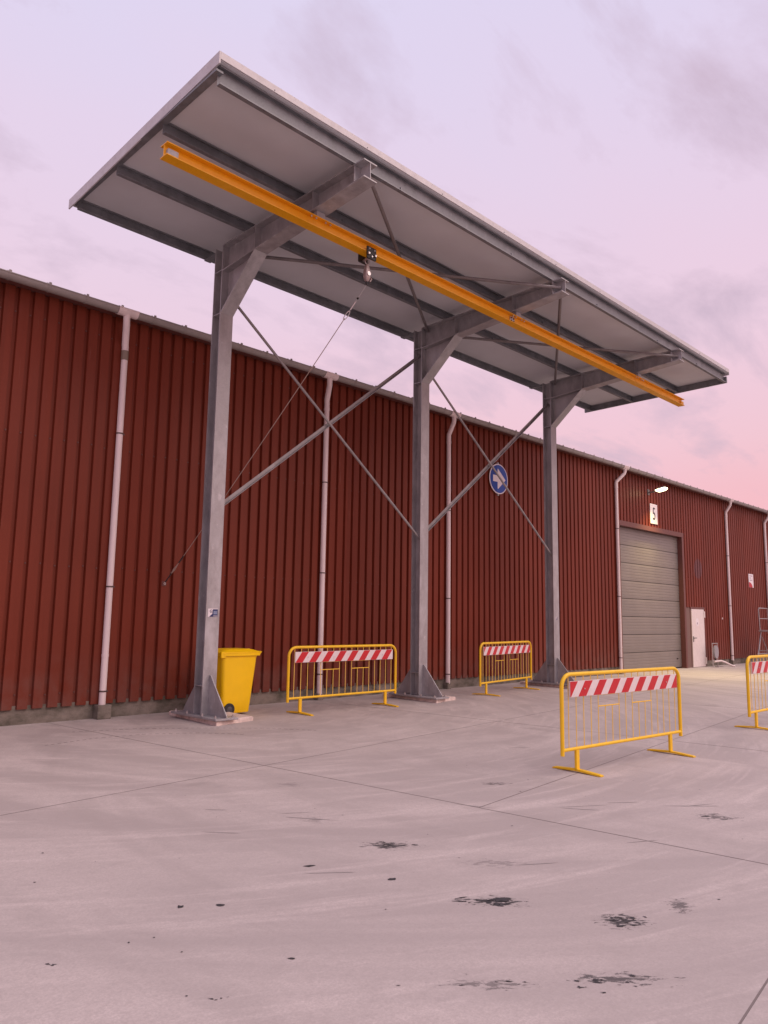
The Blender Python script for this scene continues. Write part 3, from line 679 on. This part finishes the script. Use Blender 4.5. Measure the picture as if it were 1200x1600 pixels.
# roof panel and edge trims
mb = MB(); mb.extrude([(RY0 + .02, 8.070), (7.216, 8.062), (7.2161, zu(7.21)), (RY1, zu(RY1)), (RY1, zu(RY1) + .03), (RY0 + .02, 8.10)], (RX0 + .02, 0, 0), (RX1 - .02, 0, 0), (0, 1, 0), (0, 0, 1)); roof = mb.build('roof_panel', 'panel_white', can)
def zt_(y): return 8.172 - SLP * (y - RY0)
for xa, xb in ((RX0, RX0 + .018), (RX1 - .018, RX1)):
    MB().extrude([(RY0, zt_(RY0) - .155), (RY1 + .05, zt_(RY1) - .155), (RY1 + .05, zt_(RY1)), (RY0, zt_(RY0))], (xa, 0, 0), (xb, 0, 0), (0, 1, 0), (0, 0, 1)).build('fascia', 'fascia_white', can)
MB().extrude([(RY0, 8.078), (RY0 + .018, 8.078), (RY0 + .018, 8.171), (RY0, 8.171)], (RX0 + .02, 0, 0), (RX1 - .02, 0, 0), (0, 1, 0), (0, 0, 1)).build('fascia', 'fascia_white', can)
MB().extrude([(RY1 + .002, zt_(RY1) - .1), (RY1 + .02, zt_(RY1) - .1), (RY1 + .02, zt_(RY1)), (RY1 + .002, zt_(RY1))], (RX0 + .02, 0, 0), (RX1 - .02, 0, 0), (0, 1, 0), (0, 0, 1)).build('fascia', 'fascia_white', can)
MB().extrude([(RY0 + .02, zt_(RY0) - .012), (RY1, zt_(RY1) - .012), (RY1, zt_(RY1) - .004), (RY0 + .02, zt_(RY0) - .004)], (RX0 + .02, 0, 0), (RX1 - .02, 0, 0), (0, 1, 0), (0, 0, 1)).build('roof_skin', 'fascia_white', can)
for xa, xb, dp in ((RX0 + .004, RX0 + .10, .03), (RX1 - .058, RX1 - .004, .17)):
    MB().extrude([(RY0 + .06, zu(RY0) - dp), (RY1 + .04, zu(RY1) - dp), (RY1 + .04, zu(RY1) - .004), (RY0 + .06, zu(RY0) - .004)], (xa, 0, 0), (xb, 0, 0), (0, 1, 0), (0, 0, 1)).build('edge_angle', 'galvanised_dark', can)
for xx in [RX0 + .8 + k * 1.6 for k in range(10)]:
    bolt(MB(), (xx, RY0, 8.10), (0, -1, 0), .008, .006).build('rivet', 'galvanised_dark', roof)
# cross bracing between columns and in the roof
def angle_bar(a, b, s_, nm, mt='brace_steel'):
    a = Vector(a); b = Vector(b); d = (b - a).normalized(); side = d.cross(Vector((0, 1, 0))).normalized() if abs(d.y) < .6 and abs(d.z) > .1 else d.cross(Vector((0, 0, 1))).normalized()
    n = side.cross(d); t = .007
    P = [(-s_ / 2, 0), (s_ / 2, 0), (s_ / 2, -t), (-s_ / 2 + t, -t), (-s_ / 2 + t, -s_), (-s_ / 2, -s_)]
    return MB().extrude(P, a, b, side, n).build(nm, mt, can)
yb = YC + CD / 2
for i in range(2):
    xa, xb = X1 + i * DD + .01, X1 + (i + 1) * DD - .01
    MB().tube([(xa, yb - .04, 7.02), (xb, yb - .04, 3.22)], .024, 8).build('cross_brace', 'brace_steel', can, smooth=True)
    angle_bar((xa, yb + .03, 3.30), (xb, yb + .03, 7.22), .065, 'cross_brace')
    for yA, yB, dz in ((7.05, 10.30, 0), (10.30, 7.05, -.065)):
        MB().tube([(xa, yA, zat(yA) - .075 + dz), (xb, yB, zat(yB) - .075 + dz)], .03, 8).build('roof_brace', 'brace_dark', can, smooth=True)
# yellow runway beam
BZ0, BZ1, BY = 7.205, 7.376, 8.05
rb = MB().ibeam((4.12, BY, (BZ0 + BZ1) / 2), (18.98, BY, (BZ0 + BZ1) / 2), BZ1 - BZ0, .165, .012, .009, (0, 0, 1)).build('runway_beam', 'crane_yellow', can)
tag(rb, 'orange yellow painted crane runway beam')
for xx in (4.22, 18.9):
    for s_ in (-1, 1):
        ya, ybb = sorted((BY + s_ * .006, BY + s_ * .062)); MB().box((xx - .07, ya, BZ0 + .014), (xx + .07, ybb, BZ0 + .10)).build('end_stop', 'galvanised' if xx < 10 else 'crane_yellow', rb)
mb = MB().box((X1 + DD - .22, BY - .022, BZ0 + .03), (X1 + DD - .08, BY - .0055, BZ1 - .03)); sp = mb.build('splice_plate', 'silver', rb)
for bx in (-.19, -.11):
    for bz in (.06, .11): bolt(MB(), (X1 + DD + bx, BY - .022, BZ0 + bz), (0, -1, 0), .012, .016).build('bolt', 'black_steel', rb)

# ------------------------------------------------------------------ trolley and fall-arrest block
tx = 7.60
tr = thing('beam_trolley', (tx, BY, BZ0), 'black push trolley riding on the yellow beam', 'trolley')
for s_ in (-1, 1):
    ya, ybb = sorted((BY + s_ * .088, BY + s_ * .100))
    MB().cbox((tx - .10, ya, BZ0 - .115), (tx + .10, ybb, BZ0 + .085), .012).build('side_plate', 'black_steel', tr)
    for wx in (-.055, .055):
        mb = MB(); mb.tube([(tx + wx, BY + s_ * .02, BZ0 + .044), (tx + wx, BY + s_ * .075, BZ0 + .044)], [.030, .030], 14); mb.build('wheel', 'silver', tr, smooth=True)
        mb = MB(); mb.tube([(tx + wx, BY + s_ * .100, BZ0 + .044), (tx + wx, BY + s_ * .118, BZ0 + .044)], .013, 6); mb.build('axle_nut', 'nut_steel', tr)
MB().tube([(tx, BY - .12, BZ0 - .07), (tx, BY + .12, BZ0 - .07)], .014, 8).build('load_bar', 'silver', tr, smooth=True)
for wx in (-.07, .07): MB().cbox((tx + wx - .018, BY - .13, BZ0 - .055), (tx + wx + .018, BY - .10, BZ0 - .02), .004).build('buffer', 'silver', tr)
bl = thing('fall_arrest_block', (tx, BY, BZ0 - .52), 'silver retractable fall-arrest block hanging under the trolley', 'fall arrester')
a = BZ0 - .07
mb = MB(); mb.tube([(tx + .045 * math.cos(R(t)), BY, a - .035 + .055 * math.sin(R(t))) for t in range(0, 361, 30)], .007, 6); mb.build('carabiner', 'silver', bl, smooth=True)
mb = MB(); mb.loft([rrect(tx, BY, .022, .022, .01, a - .10), rrect(tx, BY, .036, .032, .016, a - .14), rrect(tx, BY, .048, .04, .022, a - .20), rrect(tx, BY, .052, .04, .022, a - .29), rrect(tx, BY, .04, .034, .018, a - .34), rrect(tx, BY, .018, .018, .008, a - .37)]); mb.build('housing', 'housing_silver', bl, smooth=True)
mb = MB(); mb.tube([(tx + .0, BY - .04, a - .25), (tx, BY - .055, a - .25)], .034, 16); mb.build('drum_cover', 'silver', bl, smooth=True)
MB().tube([(tx + .062, BY, a - .27), (tx + .10, BY, a - .30), (tx + .07, BY, a - .35)], .014, 8).build('side_grip', 'housing_silver', bl, smooth=True)
MB().tube([(tx, BY, a - .365), (tx, BY, a - .40), (tx, BY, a - .43)], [.014, .02, .008], 10).build('cable_stop', 'black_steel', bl, smooth=True)
# guide line to the wall
A = Vector((tx, BY, a - .425)); B = Vector((6.465, W - DEP - .04, 2.16))
ln = thing('tag_line', tuple(A), 'thin brown line slanting from the fall-arrest block down to a wall anchor', 'line')
def at(t): return A.lerp(B, t) + Vector((0, 0, -.05 * 4 * t * (1 - t)))
MB().tube([at(t / 40) for t in range(0, 3)], .0025, 5).build('cable', 'silver', ln)
mb = MB(); q = at(.04); mb.tube([q + Vector((0, 0, .02)), q, q - Vector((0, 0, .02))], [.006, .02, .006], 10); mb.build('stopper', 'black_steel', ln, smooth=True)
q0, q1 = at(.05), at(.105); dd = (q1 - q0); sd_ = Vector((1, 0, 0))
mb = MB(); mb.tube([q0, q0 + dd * .45], .011, 8); mb.tube([q0 + dd * (.5 + .25 * (1 - math.cos(R(t)))) + sd_ * .03 * math.sin(R(t)) for t in range(0, 361, 30)], .007, 6); mb.build('snap_hook', 'silver', ln, smooth=True)
MB().tube([at(.10 + .83 * t / 30) for t in range(31)], .0062, 6).build('rope', 'rope', ln)
MB().tube([at(.93), at(.95), at(.965)], [.008, .02, .008], 8).build('knot', 'rope', ln, smooth=True)
MB().tube([at(.90), at(.925)], .012, 8).build('rope_end', 'sign_black', ln)
MB().tube([at(.965), at(.998)], .010, 8).build('strap', 'sign_black', ln)
an = thing('wall_anchor', (6.465, W - DEP, 2.15), 'small steel eye bolt in the red wall left of the nearest column', 'anchor')
mb = MB(); bolt(mb, (6.465, W - .03, 2.14), (0, -1, 0), .016, .02); mb.tube([(6.465 + .016 * math.cos(R(t)), W - DEP - .035, 2.14 + .016 * math.sin(R(t))) for t in range(0, 361, 30)], .005, 6); mb.build('eye', 'silver', an, smooth=True)

MB().cbox((6.425, W - DEP - .008, 2.10), (6.505, W - DEP + .004, 2.18), .002).build('anchor_plate', 'red_trim', an)

# ------------------------------------------------------------------ wheelie bin
bn = thing('wheelie_bin', (7.36, 10.97, 0), 'bright yellow wheelie bin standing beside the nearest column', 'bin')
rings = []
for z, x0, x1, hw, r in ((.035, 7.11, 7.635, .225, .05), (.05, 7.10, 7.642, .232, .05), (.25, 7.09, 7.665, .240, .055), (.60, 7.065, 7.705, .255, .06), (.93, 7.045, 7.742, .268, .065), (.955, 7.04, 7.75, .27, .06)):
    rings.append(rrect((x0 + x1) / 2, 10.97, (x1 - x0) / 2, hw, r, z, 5))
body = MB().loft(rings).build('body', 'bin_yellow', bn, smooth=True)
rings = [rrect(7.405, 10.97, hx, hy, .06, z, 5) for hx, hy, z in ((.352, .272, .957), (.392, .295, .962), (.395, .298, 1.005), (.385, .290, 1.008))]
MB().loft(rings).build('rim', 'bin_yellow', bn, smooth=True)
rings = [rrect(cx_, 10.97, hx, hy, .07, z, 5) for cx_, hx, hy, z in ((7.43, .41, .292, 1.010), (7.43, .41, .292, 1.026), (7.415, .36, .265, 1.036), (7.395, .30, .235, 1.060), (7.385, .24, .19, 1.072), (7.38, .1, .08, 1.075))]
lid = MB().loft(rings).build('lid', 'bin_yellow', bn, smooth=True)
MB().cbox((7.70, 10.80, .975), (7.885, 11.14, 1.028), .012).build('lid_grip', 'bin_yellow', lid, smooth=True)
MB().cbox((7.55, 10.76, 1.036), (7.62, 10.80, 1.075), .008).build('lid_rib', 'bin_yellow', lid)
hb = MB().tube([(7.02, 10.70, 1.01), (7.02, 11.24, 1.01)], .018, 10).build('handle_bar', 'bin_yellow', bn, smooth=True)
for yy in (10.70, 11.20): MB().cbox((7.0, yy - .02, .93), (7.10, yy + .03, 1.035), .01).build('hinge_lug', 'bin_yellow', hb)
for yy, s_ in ((10.715, -1), (11.225, 1)):
    wpath = [(7.225, yy - s_ * .035, .10), (7.225, yy - s_ * .03, .10), (7.225, yy, .10), (7.225, yy + s_ * .008, .10)]
    wl = MB().tube(wpath, [.092, .100, .100, .092], 24).build('wheel', 'black_rubber', bn, smooth=True)
    MB().tube([(7.225, yy + s_ * .006, .10), (7.225, yy + s_ * .016, .10)], [.055, .03], 20).build('hub', 'hub_grey', wl, smooth=True)
MB().tube([(7.225, 10.75, .10), (7.225, 11.19, .10)], .012, 8).build('axle', 'black_steel', bn)

# ------------------------------------------------------------------ crowd barriers
BL, BH = 2.62, 1.13
BAR = .0056
def make_barrier(loc, rz, phase, label):
    t = thing('crowd_barrier', loc, label, 'barrier', rz, 'yellow crowd barriers standing in the yard')
    def B(mb, n, mt, par=None, sm=False): return mb.build(n, mt, par or t, smooth=sm, world=False)
    h = BL / 2 - .022; r = .15; P = [(-h, 0, .205)]
    for k in range(9): a = R(180 - 90 * k / 8); P.append((-h + r + r * math.cos(a), 0, BH - .022 - r + r * math.sin(a)))
    for k in range(9): a = R(90 - 90 * k / 8); P.append((h - r + r * math.cos(a), 0, BH - .022 - r + r * math.sin(a)))
    P.append((h, 0, .205))
    B(MB().tube(P, .0235, 12), 'frame', 'barrier_yellow', None, True)
    B(MB().tube([(-h, 0, .265), (h, 0, .265)], .020, 12), 'bottom_rail', 'barrier_yellow', None, True)
    n = 17; xs = [-1.165 + 2.33 * k / (n - 1) for k in range(n)]
    for k, x in enumerate(xs):
        if k in (5, 6, 10, 11):
            B(MB().tube([(x, 0, .27), (x, 0, .715)], BAR, 6), 'bar', 'bar_yellow'); B(MB().tube([(x, 0, .85), (x, 0, BH - .03)], BAR, 6), 'bar', 'bar_yellow')
        else: B(MB().tube([(x, 0, .27), (x, 0, BH - .03)], BAR, 6), 'bar', 'bar_yellow')
    for a, b in ((4, 7), (9, 12)):
        for z in (.715, .85): B(MB().tube([(xs[a], 0, z), (xs[b], 0, z)], .0075, 6), 'hand_hole_bar', 'barrier_yellow')
    for s_ in (-1, 1):
        x = s_ * 1.02
        f = B(MB().cbox((x - .03, -.016, .02), (x + .03, .016, .255), .004), 'foot', 'barrier_yellow')
        mb = MB(); rg = []
        for y, z, hh in ((-.33, .002, .012), (-.31, .002, .018), (-.10, .012, .022), (0, .016, .022), (.10, .012, .022), (.31, .002, .018), (.33, .002, .012)):
            rg.append([(x - .03, y, z), (x + .03, y, z), (x + .03, y, z + hh), (x - .03, y, z + hh)])
        B(mb.loft(rg), 'base_bar', 'barrier_yellow', f)
    z0, z1 = .852, 1.032; x0, x1 = -1.175, 1.175; yb_ = -.034
    bd = B(MB().cbox((x0, yb_, z0), (x1, yb_ + .022, z1), .002), 'striped_board', 'board_white')
    per = .292; sh = .135; w = .15; k = -2
    while True:
        a = x0 + phase + k * per; k += 1
        if a > x1: break
        P = [(a, z0), (a + w, z0), (a + w + sh, z1), (a + sh, z1)]
        def clip(P, xc, keep):
            out = []
            for i in range(len(P)):
                p, q = P[i], P[(i + 1) % len(P)]; ip, iq = keep(p[0]), keep(q[0])
                if ip: out.append(p)
                if ip != iq: t_ = (xc - p[0]) / (q[0] - p[0]); out.append((xc, p[1] + t_ * (q[1] - p[1])))
            return out
        P = clip(P, x0 + .003, lambda v: v >= x0 + .003)
        if len(P) >= 3: P = clip(P, x1 - .003, lambda v: v <= x1 - .003)
        if len(P) < 3: continue
        P = [(p[0], min(max(p[1], z0 + .003), z1 - .003)) for p in P]
        B(MB().extrude(P, (0, yb_ - .0022, 0), (0, yb_ - .0002, 0), (1, 0, 0), (0, 0, 1)), 'red_stripe', 'board_red', bd)
    for bx in (-.9, .9): B(MB().tube([(bx, yb_ - .003, .94), (bx, yb_ - .008, .94)], .009, 8), 'board_rivet', 'silver', bd)
    return t
make_barrier((9.30, 10.20, 0), R(0.0), .005, 'yellow barrier between the nearest two columns, in front of a white downpipe')
make_barrier((14.42, 10.36, 0), R(9.5), .10, 'smallest-looking yellow barrier, between the middle and the farthest column')
b3 = make_barrier((8.52, 4.42, 0), R(-5.0), -.135, 'large yellow barrier standing alone nearest the camera on the open yard')
b3.scale = (.955, .95, .945)
make_barrier((13.75, 4.40, 0), R(-1.0), .16, 'yellow barrier cut off by the right edge of the photo')

# ------------------------------------------------------------------ things by the far wall
st = thing('pipe_stand', (29.0, 11.38, 0), 'low steel stand with a grey oval panel beside the white side door', 'stand')
for xx in (28.74, 29.20): MB().tube([(xx, 11.40, 0), (xx, 11.40, .86)], .016, 8).build('post', 'alu', st)
MB().tube([(28.72, 11.40, .86), (29.22, 11.40, .86)], .016, 8).build('top_bar', 'alu', st)
MB().tube([(28.74, 11.40, .24), (29.20, 11.40, .24)], .018, 8).build('lower_bar', 'alu', st)
P = [(28.96 + .19 * math.cos(2 * math.pi * i / 24), .55 + .24 * math.sin(2 * math.pi * i / 24)) for i in range(24)]
MB().extrude(P, (0, 11.33, 0), (0, 11.39, 0), (1, 0, 0), (0, 0, 1)).build('oval_panel', 'tank_grey', st)
MB().tube([(28.97, 11.40, .24), (28.97, 11.40, .33)], .03, 8).build('stub', 'black_steel', st)
for xx in (28.74, 29.20): MB().box((xx - .03, 11.2, 0), (xx + .03, 11.5, .02)).build('foot', 'alu', st)
MB().tube([(28.80, 11.36, .20), (29.26, 11.30, .22), (29.42, 11.22, .17), (29.68, 11.05, .035), (29.76, 11.0, .03)], .034, 10).build('bent_pipe', 'pipe_white', st, smooth=True)

ld = thing('platform_ladder', (33.0, 11.0, 0), 'mobile aluminium platform steps at the right edge by the far wall', 'ladder')
def T(pts, r, nm): MB().tube(pts, r, 8).build(nm, 'alu', ld, smooth=True)
for yy in (10.48, 11.0):
    T([(32.62, yy, 1.34), (32.55, yy, 2.16), (32.60, yy, 2.24), (33.55, yy, 2.24), (33.6, yy, 1.34)], .022, 'guard_rail')
    T([(32.58, yy, 1.82), (33.58, yy, 1.82)], .016, 'knee_rail')
    T([(32.72, yy, 1.30), (32.12, yy, .06)], .028, 'leg'); T([(33.5, yy, 1.30), (34.6, yy, .06)], .028, 'stringer')
    T([(32.20, yy, .42), (34.2, yy, .42)], .018, 'brace'); T([(32.78, yy, 1.1), (33.4, yy, .45)], .016, 'brace')
for a, b, z in ((32.35, 32.35, .55), (32.2, 32.2, .25)): T([(a, 10.48, z), (a, 11.0, z)], .018, 'cross_bar')
MB().cbox((32.6, 10.43, 1.30), (33.6, 11.05, 1.36), .006).build('platform', 'alu', ld)
for k in range(1, 6):
    f_ = k / 6; MB().cbox((33.5 + 1.1 * f_ - .08, 10.49, 1.30 - 1.24 * f_ - .012), (33.5 + 1.1 * f_ + .08, 10.99, 1.30 - 1.24 * f_ + .012), .003).build('step', 'alu', ld)
for xx in (32.12, 34.6):
    for yy in (10.48, 11.0): MB().tube([(xx, yy - .02, .06), (xx, yy + .02, .06)], .06, 14).build('castor', 'black_rubber', ld)
